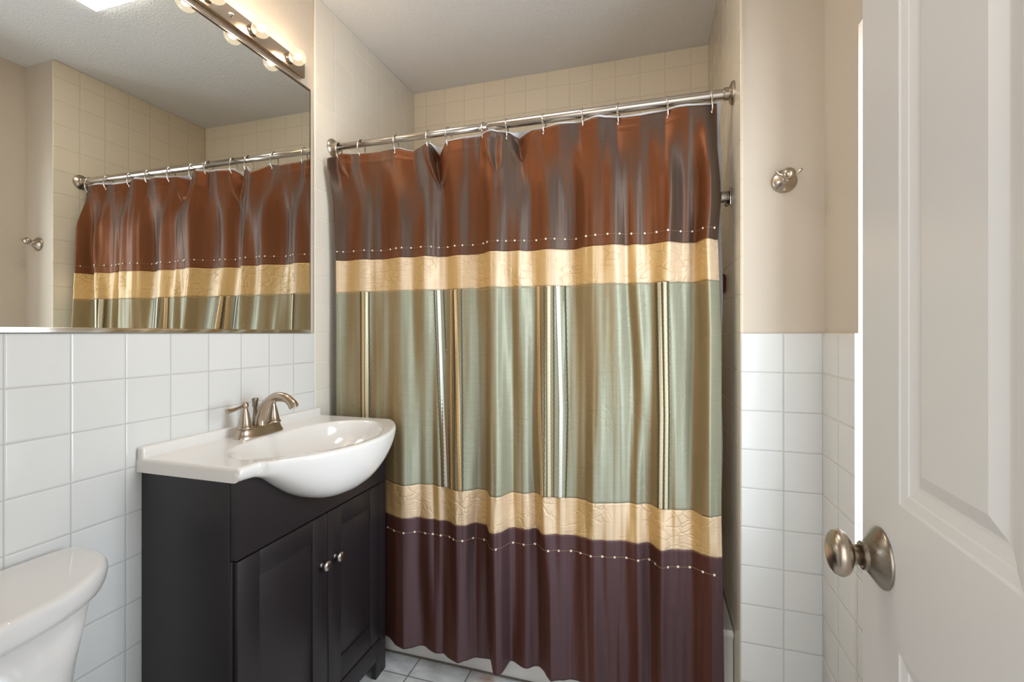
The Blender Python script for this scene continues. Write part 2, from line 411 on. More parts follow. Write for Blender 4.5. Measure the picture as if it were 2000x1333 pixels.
# ------------------------------------------------------------------ shower curtain
Z1, Z2, Z3, Z4, ZH = 0.2779, 0.1560, -0.5326, -0.6481, -1.1051
S1 = [(656,1.493),(680,1.5),(710,1.509),(730,1.522),(758,1.524),(776,1.504),(804,1.503),(830,1.506),(844,1.525),(874,1.540),(888,1.521),(910,1.517),(930,1.519),(949,1.514),(956,1.478),(970,1.473),(996,1.486),(1012,1.500),(1038,1.508),(1060,1.500),(1070,1.497),(1100,1.515),(1126,1.517),(1142,1.489),(1170,1.486),(1206,1.480),(1222,1.483),(1250,1.497),(1276,1.506),(1290,1.488),(1310,1.482),(1334,1.508),(1366,1.518),(1382,1.477),(1390,1.468),(1405,1.500)]
S3 = [(656,1.500),(700,1.488),(740,1.480),(756,1.457),(769,1.440),(790,1.437),(819,1.459),(846,1.475),(855,1.460),(877,1.458),(890,1.445),(902,1.439),(920,1.449),(934,1.465),(951.2,1.474),(954.5,1.424),(969,1.416),(981,1.434),(1001,1.475),(1021,1.474),(1053,1.492),(1058,1.474),(1073,1.470),(1092,1.466),(1112,1.475),(1143,1.486),(1157,1.464),(1181,1.465),(1204,1.471),(1229,1.491),(1242,1.483),(1272,1.492),(1285,1.483),(1318,1.470),(1343,1.476),(1355,1.472),(1372,1.453),(1386,1.446),(1407,1.464)]
S4 = [(656,1.500),(700,1.488),(740,1.480),(756,1.452),(772,1.441),(794,1.441),(821,1.457),(846,1.466),(857,1.457),(879,1.458),(889,1.438),(907,1.439),(929,1.462),(950,1.471),(953,1.422),(965,1.410),(979,1.432),(992,1.458),(1005,1.473),(1021,1.472),(1050,1.481),(1055,1.461),(1070,1.455),(1092,1.458),(1116,1.463),(1143,1.478),(1156,1.468),(1181,1.464),(1220,1.475),(1242,1.469),(1267,1.479),(1275,1.471),(1289,1.455),(1321,1.463),(1350,1.467),(1361,1.462),(1386,1.451),(1410,1.451)]
SH = [(656,1.500),(720,1.497),(758,1.475),(770,1.447),(786,1.438),(831,1.458),(849,1.457),(862,1.455),(871,1.435),(890,1.431),(910,1.446),(929,1.469),(955,1.478),(959,1.417),(966,1.407),(977,1.425),(993,1.475),(1023,1.484),(1050,1.486),(1058,1.475),(1064,1.452),(1071,1.433),(1100,1.448),(1120,1.458),(1145,1.470),(1158,1.458),(1200,1.480),(1240,1.462),(1265,1.478),(1280,1.452),(1321,1.468),(1350,1.472),(1386,1.448),(1412,1.455)]
RINGS = [658, 702, 770, 833, 873, 942, 988, 1061, 1137, 1207, 1303, 1390]
# upper edge: (px, py) and distance of the edge from the rod plane
TOPE = [(638,309.5,-0.060),(650,307,-0.030),(659,305,-0.004),(665,300,-0.008),(684,301,-0.022),(702,301,-0.004),(722,299,-0.014),(745,296,-0.016),(770,291,-0.004),(780,290,-0.008),(795,293.5,-0.02),(808,296,-0.026),(820,289,-0.018),(833,281,-0.004),(840,280.5,-0.002),(849,289,0.016),(860,304,0.030),(866,290,0.016),(873,277,-0.002),(882,275,-0.006),(905,270,-0.018),(930,267,-0.012),(942,266,-0.002),(945,262,-0.014),(950,257,-0.034),(960,254,-0.036),(972,257,-0.018),(987,259,-0.002),(997,260,0.006),(1007,266,0.018),(1017,271,0.026),(1030,261,0.012),(1042,254,0.000),(1061,251,-0.004),(1080,246,-0.018),(1095,242,-0.024),(1115,241,-0.016),(1137,239,-0.004),(1148,234.5,-0.018),(1160,229.5,-0.030),(1172,227,-0.032),(1187,229.5,-0.018),(1207,229.5,-0.004),(1225,228,-0.016),(1255,225,-0.024),(1285,219,-0.014),(1303,216,-0.004),(1325,210,-0.016),(1350,206.5,-0.024),(1375,205,-0.014),(1390,204,-0.004),(1400,201.5,0.004)]
T_Y = [(a, b) for a, b, c in TOPE]; T_D = [(a, c) for a, b, c in TOPE]
# extra soft pleats (px, width, amplitude) that run the height of the cloth
PLEATS = [(690,24,.006),(725,18,.005),(770,22,.006),(826,20,.007),(880,14,.006),(938,22,.006),(1010,20,.009),(1054,14,.006),(1136,28,.008),(1238,16,.009),(1270,20,.006),(1290,14,.004),(1366,20,.008)]
def pleat(px, v):
    s = 0.0
    for i, (c, wd, a) in enumerate(PLEATS):
        cc = c+5*sin(v*3.1+i*1.7)+ (4*sin(v*7+i) if i % 2 else 0)
        t = (px-cc)/wd
        if -2.6 < t < 2.6: s += -a*t*math.exp(-t*t*1.1)*1.9*(0.6+0.4*sin(v*5+i*2.3))
    return s
SWAGS = [(676,17,350,.006),(853,18,360,.026),(966,20,345,.008),(1019,20,318,.013)]
def swag(px, z):
    s = 0.0; y = HOR-F_PX*z/(1.53*(cy_-sy_*(ray(px, HOR)[0]/ray(px, HOR)[1]))) 
    for c, wd, yb, dep in SWAGS:
        yt = lerp_tab(T_Y, c); t = (yb-y)/(yb-yt)
        if t <= -0.25: continue
        wq = wd*max(0.02, min(1.1, t))**0.5; d = abs(px-c)/wq
        k = sstep((t+0.25)/0.3)
        s += dep*((1-sstep(d/0.95)) if t > 0 else 0)*sstep(max(0, t)/0.25) - 0.45*dep*math.exp(-((d-1.05)/0.32)**2)*k*(1-0.5*sstep(t))
    return s
def edge_px(z):
    L = lerp_tab([(-1.2, 657), (0.30, 656), (0.40, 653.5), (0.50, 651), (0.56, 647), (0.60, 643), (0.63, 639), (0.7, 638)], z)
    R = lerp_tab([(-1.2, 1416), (-0.75, 1412), (-0.55, 1409), (0.0, 1409.5), (0.16, 1405), (0.28, 1402), (0.38, 1407), (0.45, 1407), (0.56, 1401), (0.7, 1400)], z)
    return L, R
def smooth_tab(tab, x, r=2.0):
    return (lerp_tab(tab, x-r)+2*lerp_tab(tab, x)+lerp_tab(tab, x+r))/4
def cpoint(u, lev):
    """u 0..1 across, lev 0..5: 0 top,1 seam1,2 seam2,3 seam3,4 seam4,5 hem (fractional in between)"""
    q = 638+u*(1405-638)
    # height first
    yt = SR-0.006+lerp_tab(T_D, q)
    zt = ray(q, lerp_tab(T_Y, q)); zt = zt[2]/zt[1]*yt
    zs = (zt, Z1, Z2, Z3, Z4, ZH)
    k = min(4, int(lev)); t = lev-k
    z = zs[k]+(zs[k+1]-zs[k])*t
    L, R = edge_px(z)
    px = L+(R-L)*u if u > 0.02 else L+(R-L)*u
    p = 656+(px-L)/(R-L)*(1408-656)
    s1 = smooth_tab(S1, p, 4); s3 = smooth_tab(S3, p, 2.2); s4 = smooth_tab(S4, p, 1.6); sh = smooth_tab(SH, p, 1.6)
    top = SR-0.006+smooth_tab(T_D, q, 3)
    if lev <= 1:
        tt = t if lev < 1 else 1.0
        wgt = sstep(min(1, tt*1.9)); y = top*(1-wgt)+s1*wgt
    elif lev <= 3:
        a = (Z1-z)/(Z1-Z3); a = a if a < 1 else 1.0; y = s1*(1-a)+s3*a
    elif lev <= 4:
        a = lev-3; y = s3*(1-a)+s4*a
    else:
        a = lev-4; y = s4*(1-a)+sh*a
    amp = sstep((0.62-z)/0.25)
    y += amp*pleat(px, z)*2.2
    if lev < 1 and lev > 0: y += swag(q, z)*sstep(lev/0.05)
    if lev < 1: y -= 0.0012*math.exp(-((zt-z-0.034)/0.0022)**2)
    vn = noise.noise(Vector((px*0.030, z*1.6, 3.3)))*0.012 + noise.noise(Vector((px*0.075, z*2.0, 9.1)))*0.005+noise.noise(Vector((px*0.20, z*5, 1.1)))*0.0007
    y += vn*(0.35+0.65*amp) if 0.2 < z else vn*0.75
    y = min(y, 1.507 if z < -0.85 else 1.545 if z < 0.45 else 1.572)
    # gathers along the seams and the stitched header
    r = ray(px, HOR)
    x = r[0]/r[1]*y
    x = max(x, -D+0.004)
    return (x, y, z)
NC = 560
ctn = thing('shower_curtain', 'striped taffeta shower curtain in brown, cream, sage green and plum hanging from the rod', 'shower curtain', (-0.48, 1.49, ZH))
def cpanel(name, l0, l1, rows, mat):
    v, f = [], []
    for j in range(rows+1):
        lev = l0+(l1-l0)*j/rows
        for i in range(NC+1): v.append(cpoint(i/NC, lev if lev < 5 else 4.99999))
    n = NC+1
    for j in range(rows):
        for i in range(NC): f.append((j*n+i, j*n+i+1, (j+1)*n+i+1, (j+1)*n+i))
    o = link(name, v, f, mat, ctn, smooth=True)
    m = o.modifiers.new('thick', 'SOLIDIFY'); m.thickness = 0.0008; m.offset = 0
    return o
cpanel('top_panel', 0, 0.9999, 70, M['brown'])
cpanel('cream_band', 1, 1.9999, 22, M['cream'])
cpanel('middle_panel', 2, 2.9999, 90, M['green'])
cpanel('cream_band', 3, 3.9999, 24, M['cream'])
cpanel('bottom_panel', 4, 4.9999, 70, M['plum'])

def u_of(px, z):
    L, R = edge_px(z); return (px-L)/(R-L)
def lev_of(z):
    zs = [0.66, Z1, Z2, Z3, Z4, ZH]
    if z >= Z1: return max(0, 1-(z-Z1)/(0.64-Z1))
    for k in range(1, 5):
        if z >= zs[k+1]: return k+(zs[k]-z)/(zs[k]-zs[k+1])
    return 4.9999
def strip(name, path, width, mat, off=0.0016, wav=0.0, z0=Z2, z1=Z3, n=150, thick=0.0006, zigw=0.0):
    """a ribbon sewn onto the middle panel; path [(z, px)]"""
    v, f = [], []; m = 4
    for j in range(n+1):
        z = z0+(z1-z0)*j/n; px = lerp_tab(path, -z)
        lev = 2+(Z2-z)/(Z2-Z3)*0.9999
        ww = width*(1+wav*sin(j*2.1))
        dx = zigw*sin(j*1.3)
        for i in range(m+1):
            p = px+dx+(i/m-0.5)*ww
            x, y, zz = cpoint(u_of(p, z), lev); l = math.hypot(x, y)
            v.append((x, y-off-wav*0.002*(1+sin(j*2.1)), zz))
    for j in range(n):
        for i in range(m): a = j*(m+1)+i; f.append((a, a+1, a+m+2, a+m+1))
    o = link(name, v, f, mat, ctn, smooth=True)
    mo = o.modifiers.new('thick', 'SOLIDIFY'); mo.thickness = thick; mo.offset = 1
    return o
ZA, ZM, ZB = -Z2, 0.25, -Z3
def path(a, b, c): return [(ZA, a), (ZM, b), (ZB, c)]
for nm, pa, wd, mt, of, wv in (
    ('ruffle_strip', path(714, 715, 716), 17, 'ruffle', .0012, .05),
    ('ribbon', path(709, 709.5, 711), 4.0, 'ribbon_gold', .0030, 0.090),
    ('ribbon', path(717, 717, 718), 6.0, 'ribbon_cream', .0030, 0.090),
    ('ruffle_strip', path(872, 879, 882), 40, 'ruffle', .0012, .02),
    ('ribbon', path(857, 865, 871), 6.5, 'ribbon_white', .0030, 0.054),
    ('ribbon', path(881, 881, 882), 4.0, 'ribbon_gold', .0030, 0.090),
    ('ribbon', path(889, 895, 898), 6.0, 'ribbon_gold', .0030, 0.113),
    ('ruffle_strip', path(1078, 1081, 1080), 54, 'ruffle', .0012, .02),
    ('ribbon', path(1051, 1053, 1058), 6.0, 'ribbon_gold', .0030, 0.068),
    ('ribbon', path(1072, 1072, 1073), 6.5, 'ribbon_cream', .0030, 0.090),
    ('ribbon', path(1090, 1096, 1094), 7.5, 'ribbon_white', .0030, 0.054),
    ('ruffle_strip', path(1293, 1298, 1296), 30, 'ruffle', .0012, .02),
    ('ribbon', path(1287, 1292, 1290), 7.0, 'ribbon_cream', .0030, 0.090),
    ('ribbon', path(1298, 1302, 1301), 6.5, 'ribbon_cream', .0030, 0.090)):
    strip(nm, pa, wd, M[mt], of, wv)
for pa in (path(705, 706, 708), path(722, 723, 723), path(849, 858, 865), path(867, 876, 880), path(886, 888, 889), path(902, 904, 905),
           path(1063, 1064, 1063), path(1082, 1083, 1082), path(1105, 1110, 1106), path(1281, 1286, 1284), path(1293, 1297, 1296), path(1305, 1308, 1306)):
    strip('stitched_cord', pa, 1.7, M['stitch'], .0034, .15, zigw=0.3)

# beads and their threads
def bead_obj(nm, square):
    me = bpy.data.meshes.new(nm); bm = bmesh.new()
    if square:
        bmesh.ops.create_cube(bm, size=1); bmesh.ops.scale(bm, vec=(0.0068, 0.0014, 0.0068), verts=bm.verts)
        bmesh.ops.bevel(bm, geom=bm.edges[:], offset=0.0008, segments=2, affect='EDGES')
    else:
        bmesh.ops.create_uvsphere(bm, u_segments=12, v_segments=8, radius=0.0034); bmesh.ops.scale(bm, vec=(1, 0.6, 1), verts=bm.verts)
    for q in bm.faces: q.smooth = not square
    bm.to_mesh(me); bm.free(); me.materials.append(M['sequin']); return me
def beads(nm, zb, lev, pxs, square):
    me = bead_obj(nm, square); pts = []
    for px in pxs:
        x, y, z = cpoint(u_of(px, zb), lev)
        o = bpy.data.objects.new(nm, me); C.objects.link(o); o.parent = ctn
        ox, oy, oz = ctn['_o']; 
        x2, y2, _ = cpoint(u_of(px+1.5, zb), lev)
        o.location = (x-ox, y-0.0028-oy, zb-oz); o.rotation_euler[2] = max(-0.9, min(0.9, math.atan2(y2-y, x2-x)))
    px = pxs[0]; path_ = []
    while px <= pxs[-1]+3:
        x, y, z = cpoint(u_of(px, zb), lev); path_.append((x, y-0.0018, zb+0.0008*sin(px*0.9))); px += 2
    v, f = tube(path_, 0.0005, 5); link('bead_thread', v, f, M['thread'], ctn, smooth=True)
lb = lev_of
def find_lev(zb, px):
    lo, hi = 0.0, 1.0
    for _ in range(30):
        mid = (lo+hi)/2
        if cpoint(u_of(px, zb), mid)[2] > zb: lo = mid
        else: hi = mid
    return lo
ZT_B = 0.312
top_px = [659,671,691.5,712,728,745,763,774,785,803.5,822.5,842.5,857.5,875,888.5,903.5,924,944.5,952,972,988.5,1005.5,1024,1047.5,1066,1083,1103.5,1125.5,1144.5,1162.5,1186.5,1210,1233,1259,1282,1304.5,1329,1352,1373,1395]
def beads_top():
    me = bead_obj('pearl_bead', False)
    for px in top_px:
        x, y, z = cpoint(u_of(px, ZT_B), find_lev(ZT_B, px))
        o = bpy.data.objects.new('pearl_bead', me); C.objects.link(o); o.parent = ctn
        ox, oy, oz = ctn['_o']; o.location = (x-ox, y-0.0028-oy, ZT_B-oz)
    pth = []; px = 657
    while px < 1399:
        x, y, z = cpoint(u_of(px, ZT_B), find_lev(ZT_B, px)); pth.append((x, y-0.0018, ZT_B)); px += 3
    v, f = tube(pth, 0.0004, 5); link('bead_thread', v, f, M['thread'], ctn, smooth=True)
beads_top()
ZB_B = -0.6985
bot_px = [789,810.5,831,846,861.5,878.5,886,903.5,924.5,946,969,1002.5,1023,1045,1071,1091.5,1115.5,1134,1154,1176.5,1200.5,1223.5,1246.5,1268,1279.5,1304.5,1324,1347,1372.5,1395]
beads('sequin', ZB_B, 4+(Z4-ZB_B)/(Z4-ZH), [758, 770]+bot_px, True)

# liner hanging behind the curtain, inside the tub
def liner():
    v, f = [], []; nx, nz = 300, 24
    for j in range(nz+1):
        t = j/nz
        for i in range(nx+1):
            s = i/nx; u = s*1.0
            x, y, z = cpoint(u, 0.0)
            sag = lerp_tab([(638, 0), (846, 0.002), (860, 0.026), (868, 0.004), (905, 0.006), (1000, 0.004), (1017, 0.022), (1036, 0.004), (1200, 0.006), (1405, 0.006)], 638+u*767)
            zt = z+0.0045+sag
            zz = zt+(-0.872-zt)*t
            x2, y2, _ = cpoint(u, min(1.0, t*2.6)*0.9999)
            yy = y2+0.010+0.002*sin(s*60)
            k_ = sstep(t/0.035); yy = yy*(1-k_)+k_*(1.600+0.006*sin(s*2*pi*11.5))
            xx = x+(0.014+0.003*sin(t*21))*sstep((s-0.97)/0.03)+0.010*sstep((s-0.97)/0.03)*sstep(t/0.15)
            v.append((max(xx, -D+0.003), yy, zz))
    n = nx+1
    for j in range(nz):
        for i in range(nx): f.append((j*n+i, j*n+i+1, (j+1)*n+i+1, (j+1)*n+i))
    o = link('curtain_liner', v, f, M['liner'], None, (-0.48, 1.566, -1.0), smooth=True)
    m = o.modifiers.new('thick', 'SOLIDIFY'); m.thickness = 0.0006
    tag(o, 'white plastic shower liner hanging behind the striped curtain', 'shower liner')
liner()

# rings: one is built, the others are copies
ords = ['first', 'second', 'third', 'fourth', 'fifth', 'sixth', 'seventh', 'eighth', 'ninth', 'tenth', 'eleventh', 'twelfth']
ring_pts = []
for k in range(40):
    t = 2*pi*k/40
    ring_pts.append((0.0016*sin(t*2), 0.0205*sin(t), -0.013+0.034*cos(t)*(1 if cos(t) > 0 else 1.05)))
def make_ring():
    r = bpy.data.objects.new('curtain_ring', None); C.objects.link(r); r.empty_display_size = 0.02
    v, f = tube(ring_pts, 0.0027, 12, closed=True)
    me = bpy.data.meshes.new('hoop'); me.from_pydata(v, [], f); me.materials.append(M['chrome'])
    for p in me.polygons: p.use_smooth = True
    o = bpy.data.objects.new('hoop', me); C.objects.link(o); o.parent = r
    v, f = lathe([(0.0006, 0.0), (0.0028, 0.002), (0.0034, 0.005), (0.0028, 0.0075), (0.0006, 0.009)], (0, -0.010, -0.053), (0, 0, 1), 12)
    me = bpy.data.meshes.new('clasp'); me.from_pydata(v, [], f); me.materials.append(M['chrome'])
    for p in me.polygons: p.use_smooth = True
    o = bpy.data.objects.new('clasp', me); C.objects.link(o); o.parent = r
    return r
ring0 = make_ring()
for i, px in enumerate(RINGS):
    if i == 0: r = ring0
    else:
        r = ring0.copy(); C.objects.link(r)
        for ch in list(ring0.children): c = ch.copy(); C.objects.link(c); c.parent = r
    rr = ray(px, HOR); x = rr[0]/rr[1]*(SR-0.012)
    r.location = (x, SR, ZR+H-0.005); r.rotation_euler = (0, 0, [0.1, -0.12, 0.05, 0.1, -0.1, 0.05, 0.12, -0.05, 0.06, -0.08, 0.06, 0.0][i])
    where = 'next to the left wall' if i == 0 else 'next to the right flange' if i == 11 else 'counted from the left wall'
    r['label'] = f'silver curtain ring, {ords[i]} of twelve on the rod, {where}' if i in (0, 11) else f'silver curtain ring on the rod, {ords[i]} {where}'
    r['category'] = 'curtain ring'; r['group'] = 'rings holding the shower curtain'

# ------------------------------------------------------------------ mirror
MY0, MY1, MZ0, MZ1 = 0.455, 1.4045, 0.004, 0.889
mir = thing('wall_mirror', 'large frameless wall mirror above the vanity and toilet', 'mirror', (-D, 0.93, MZ0))
link('glass', *B((-D-PT+0.0005, -D-0.0005, MY0, MY1, MZ0, MZ1)), M['mirror'], mir)
o = link('bottom_channel', *B((-D-PT+0.0005, -D+0.0035, MY0, MY1+0.001, MZ0-0.0035, MZ0+0.008)), M['chrome'], mir); bevel(o, 0.001)
o = link('top_channel', *B((-D-PT+0.0005, -D+0.0025, MY0, MY1+0.001, MZ1-0.001, MZ1+0.0045)), M['rod'], mir); bevel(o, 0.001)
link('side_edge', *B((-D-PT+0.0005, -D+0.0006, MY1, MY1+0.0022, MZ0, MZ1)), M['mirror_edge'], mir)
link('top_edge', *B((-D-PT+0.0005, -D+0.0006, MY0, MY1, MZ1-0.0035, MZ1-0.001)), M['mirror_edge'], mir)

# ------------------------------------------------------------------ vanity light
LZ = 0.9325
bar = thing('vanity_light', 'metal light bar with clear round bulbs above the mirror', 'wall light', (-D, 1.05, 0.9))
LY0, LY1, LX = 0.75, 1.357, -1.176
v, f = B((-D-PT+0.0005, LX, LY0, LY1, 0.905, 0.9585))
o = link('back_plate', v, f, M['barplate'], bar); bevel(o, 0.0025)
def bulb_mats():
    g = N('bulb_glass'); t = g.n('ShaderNodeBsdfTransparent'); e = g.n('ShaderNodeEmission'); e.inputs[0].default_value = (1, 0.80, 0.52, 1); e.inputs[1].default_value = 1.5
    s = g.n('ShaderNodeBsdfGlossy'); s.inputs['Roughness'].default_value = 0.03
    m1 = g.n('ShaderNodeMixShader'); m1.inputs[0].default_value = 0.30; g.l(t.outputs[0], m1.inputs[1]); g.l(e.outputs[0], m1.inputs[2])
    m2 = g.n('ShaderNodeMixShader'); m2.inputs[0].default_value = 0.08; g.l(m1.outputs[0], m2.inputs[1]); g.l(s.outputs[0], m2.inputs[2]); g.l(m2.outputs[0], g.out.inputs[0])
    h = N('bulb_filament_glow'); e = h.n('ShaderNodeEmission'); e.inputs[0].default_value = (1, 0.79, 0.55, 1); e.inputs[1].default_value = 290
    h.l(e.outputs[0], h.out.inputs[0])
    return g.m, h.m
BG, BF = bulb_mats()
for k in range(4):
    y = 1.282-0.152*k
    pr = [(0.0, 0.0), (0.012, 0), (0.0155, 0.002)]
    for i in range(13):
        t = pi*0.83*(1-i/12)
        pr.append((max(0.0002, 0.031*sin(t)), 0.034-0.031*cos(pi-t)*-1 if False else 0.036+0.031*(-cos(t))*-1*-1))
    pr = [(0.0145, 0.006)]+[(max(0.0003, 0.0265*sin(a)), 0.034-0.0265*cos(a)) for a in [0.58+i*(pi-0.58)/14 for i in range(15)]]
    v, f = lathe(pr, (LX, y, LZ), (1, 0, 0), 32)
    bl = link('bulb', v, f, BG, bar, smooth=True)
    v, f = lathe([(0.0003, 0.025), (0.006, 0.027), (0.0095, 0.033), (0.0095, 0.040), (0.006, 0.046), (0.0003, 0.048)], (LX, y, LZ), (1, 0, 0), 16)
    link('filament', v, f, BF, bl, smooth=True)
    v, f = lathe([(0.0175, -0.0005), (0.0175, 0.003), (0.0150, 0.004), (0.0158, 0.006), (0.0145, 0.007), (0.0155, 0.009), (0.0135, 0.0105), (0.001, 0.0105)], (LX, y, LZ), (1, 0, 0), 28)
    link('socket', v, f, M['nickel_dark'], bar, smooth=True)
v, f = lathe([(0.008, 0), (0.008, 0.002), (0.005, 0.0035), (0.0045, 0.006), (0.001, 0.0085)], (LX, 1.054, LZ+0.001), (1, 0, 0), 20)
link('mounting_screw', v, f, M['chrome'], bar, smooth=True)

# flush ceiling light (seen in the mirror)
cl = thing('ceiling_light', 'square white flush ceiling light seen reflected in the top of the mirror', 'ceiling light', (-0.48, 1.10, ZC-0.012))
dm = N('diffuser'); dm.p(base=(0.9, 0.9, 0.9, 1), em=(1.0, 0.95, 0.88, 1), ems=12.0)
o = link('diffuser', *B((-0.63, -0.33, 0.95, 1.25, ZC-0.012, ZC-0.002)), dm.m, cl); bevel(o, 0.003)
o = link('rim', *B((-0.636, -0.324, 0.944, 1.256, ZC-0.004, ZC-0.0002)), M['trimwhite'], cl)

# ------------------------------------------------------------------ vanity cabinet
VY0, VY1, VXF, VZT = 0.820, 1.440, -0.902, -0.337
cab = thing('vanity_cabinet', 'dark espresso two-door vanity cabinet under the white sink top', 'cabinet', (-1.05, 1.13, FLOOR))
XC = VXF-0.018       # carcass front
ARCH = -1.128
v, f = B((-D+0.001, XC, VY0, VY0+0.016, FLOOR+0.001, VZT), (-D+0.001, XC, VY1-0.016, VY1, FLOOR+0.001, VZT),
         (-D+0.001, XC-0.002, VY0+0.016, VY1-0.016, -1.085, -1.07), (-D+0.001, -D+0.01, VY0+0.016, VY1-0.016, -1.07, VZT-0.02))
body = link('cabinet_body', v, f, M['espresso'], cab); bevel(body, 0.0012)
# face frame: side stiles and the arched base rail
def rail():
    pts = [(VY0, VZT-0.19), (VY0+0.0, FLOOR+0.001), (VY0+0.062, FLOOR+0.001), (VY0+0.062, ARCH+0.0)]
    v, f = B((XC, XC+0.006, VY0, VY0+0.006, -1.06, -0.523), (XC, XC+0.0165, VY1-0.034, VY1, FLOOR+0.001, -0.523))
    a = B((XC, VXF, VY0, VY0+0.065, FLOOR+0.001, -1.062), (XC, VXF, VY1-0.062, VY1-0.0342, FLOOR+0.001, -1.062), (XC, VXF, VY0+0.065, VY1-0.062, ARCH, -1.062))
    return join((v, f), a)
o = link('base_rail', *rail(), M['espresso'], cab); bevel(o, 0.001)
def zbelly(y):
    tab = [(0, -0.463), (0.05, -0.459), (0.08, -0.452), (0.12, -0.436), (0.16, -0.413), (0.20, -0.383), (0.235, -0.354), (0.262, -0.340), (0.30, -0.337)]
    return smooth_tab(tab, abs(y-1.132), 0.012)
def front_panel():
    v, f = [], []; n = 90; y0, y1 = VY0+0.0022, VY1-0.034
    for i in range(n+1):
        y = y0+(y1-y0)*i/n; zt = min(VZT, zbelly(y)-0.0004)
        v += [(VXF, y, -0.519), (VXF, y, zt), (XC, y, zt), (XC, y, -0.519)]
    for i in range(n):
        a = i*4; b = a+4
        for k in range(4): l = (k+1) % 4; f.append((a+k, a+l, b+l, b+k))
    f.append((0, 1, 2, 3)); f.append(tuple(n*4+k for k in (3, 2, 1, 0)))
    return join((v, f), B((XC, VXF-0.0005, VY1-0.0338, VY1, -0.519, VZT)))
o = link('false_drawer_front', *front_panel(), M['espresso'], cab)
def shaker(y0, y1, z0, z1, sw, rt, rb):
    g = 0.0008
    boxes = [(XC+0.001, VXF, y0, y0+sw-g, z0, z1), (XC+0.001, VXF, y1-sw+g, y1, z0, z1),
             (XC+0.001, VXF-0.0006, y0+sw, y1-sw, z1-rt, z1), (XC+0.001, VXF-0.0006, y0+sw, y1-sw, z0, z0+rb),
             (XC+0.001, VXF-0.0045, y0+sw-g, y1-sw+g, z0+rb, z1-rt)]
    return B(*boxes)
doorsp = [(VY0+0.006, 1.1325, -1.057, -0.524, 0.0625), (1.1355, 1.4045, -1.057, -0.524, 0.0580)]
kn = [(1.105, -0.663), (1.163, -0.663)]
for (y0, y1, z0, z1, sw), (ky, kz) in zip(doorsp, kn):
    d = link('door', *shaker(y0, y1, z0, z1, sw, 0.062, 0.072), M['espresso'], cab); bevel(d, 0.0009, 2)
    pr = [(0.007, 0), (0.008, 0.002), (0.0055, 0.004), (0.0045, 0.008), (0.006, 0.013), (0.0125, 0.017), (0.0145, 0.020), (0.0135, 0.024), (0.008, 0.0265), (0.0005, 0.0275)]
    v, f = lathe(pr, (VXF, ky, kz), (1, 0, 0), 28)
    link('knob', v, f, simple('satin_nickel_knob', srgb(205, 200, 194), 0.25, 1.0) if 'satin_nickel_knob' not in bpy.data.materials else bpy.data.materials['satin_nickel_knob'], d, smooth=True)

# ------------------------------------------------------------------ sink top
SY0, SY1 = 0.808, 1.440; CT = -0.303; CB = -0.335; XFL = -0.876; YC = 1.124
def xfront(y):
    d = abs(y-1.148)/0.290
    if d >= 1: return XFL
    return XFL+0.126*(1-d*d)**0.92*sstep((1-d)/0.07)
def basin(x, y):
    """depth of the basin below the deck"""
    xf = xfront(y)-0.022
    xb = -1.085+0.02*min(1, abs(y-YC)/0.25)**2
    cx = (xb-0.775)/2-0.0; 
    cxm = -0.935; by = 0.262
    # follow the bow in front: stretch
    ax = 0.152 if x < cxm else max(0.02, min(0.165, xfront(y)-0.017+0.935))
    s = (x-cxm)/ax
    q = (abs(s)**2.35+abs((y-1.130)/by)**2.35)
    if q >= 1: return 0.0
    m_ = q**(1/2.35)
    d = 1-m_
    return min(0.118*(1-math.exp(-d*4.2)) * sstep(d/0.12)**0.7, CT-zbelly(y)-0.007)
def sink_top():
    v, f = [], []
    ny, nx = 220, 90
    ys = [SY0+(SY1-SY0)*j/ny for j in range(ny+1)]
    belly_n = 22; back = -D+0.001
    row = []
    for y in ys:
        xf = xfront(y); zb = zbelly(y); r = 0.010
        idx = []
        ex = min(y-SY0, SY1-y); er = 0.008
        drop = er-math.sqrt(max(0, er*er-(er-ex)**2)) if ex < er else 0
        drop2 = 0
        for i in range(nx+1):
            x = back+(xf-r-back)*i/nx
            z = CT-drop-basin(x, y)
            idx.append(len(v)); v.append((x, y, z))
        for k in range(1, 7):       # rolled lip
            t = pi/2*k/6; idx.append(len(v)); v.append((xf-r+r*sin(t), y, CT-drop-r+r*cos(t)))
        ztop = CT-drop-r; xc = VXF+0.0
        for k in range(1, belly_n+1):
            t = k/belly_n*pi/2
            # bowl wall: starts vertical and curls under towards the cabinet face
            xx = xc+(xf-xc)*max(0, cos(t))**0.72; zz = ztop+(zb-ztop)*(sin(t)**1.05)
            idx.append(len(v)); v.append((xx, y, zz))
        idx.append(len(v)); v.append((back, y, min(CB, zb) if False else CB-0.002))
        row.append(idx)
    n = len(row[0])
    for a, b in zip(row, row[1:]):
        for i in range(n-1): f.append((a[i], a[i+1], b[i+1], b[i]))
    f.append(tuple(row[0])); f.append(tuple(reversed(row[-1])))
    return v, f
top = thing('sink_top', 'white one-piece sink top with a bowed oval basin on the dark vanity', 'sink', (-1.0, 1.12, CB))
v, f = sink_top()
o = link('basin_deck', v, f, M['marble'], top, smooth=True)
m = o.modifiers.new('es', 'EDGE_SPLIT'); m.split_angle = math.radians(60)
o = link('backsplash', *B((-D+0.0005, -D+0.021, SY0+0.0005, SY1-0.0005, CB, CT+0.026)), M['marble'], top); bevel(o, 0.006, 4)
v, f = lathe([(0.0005, 0.0), (0.020, 0.0), (0.021, -0.002), (0.0, -0.003)], (-0.95, YC, CT-0.1165), (0, 0, 1), 28)
link('drain', v, f, M['nickel'], top, smooth=True)
def overflow(): pass

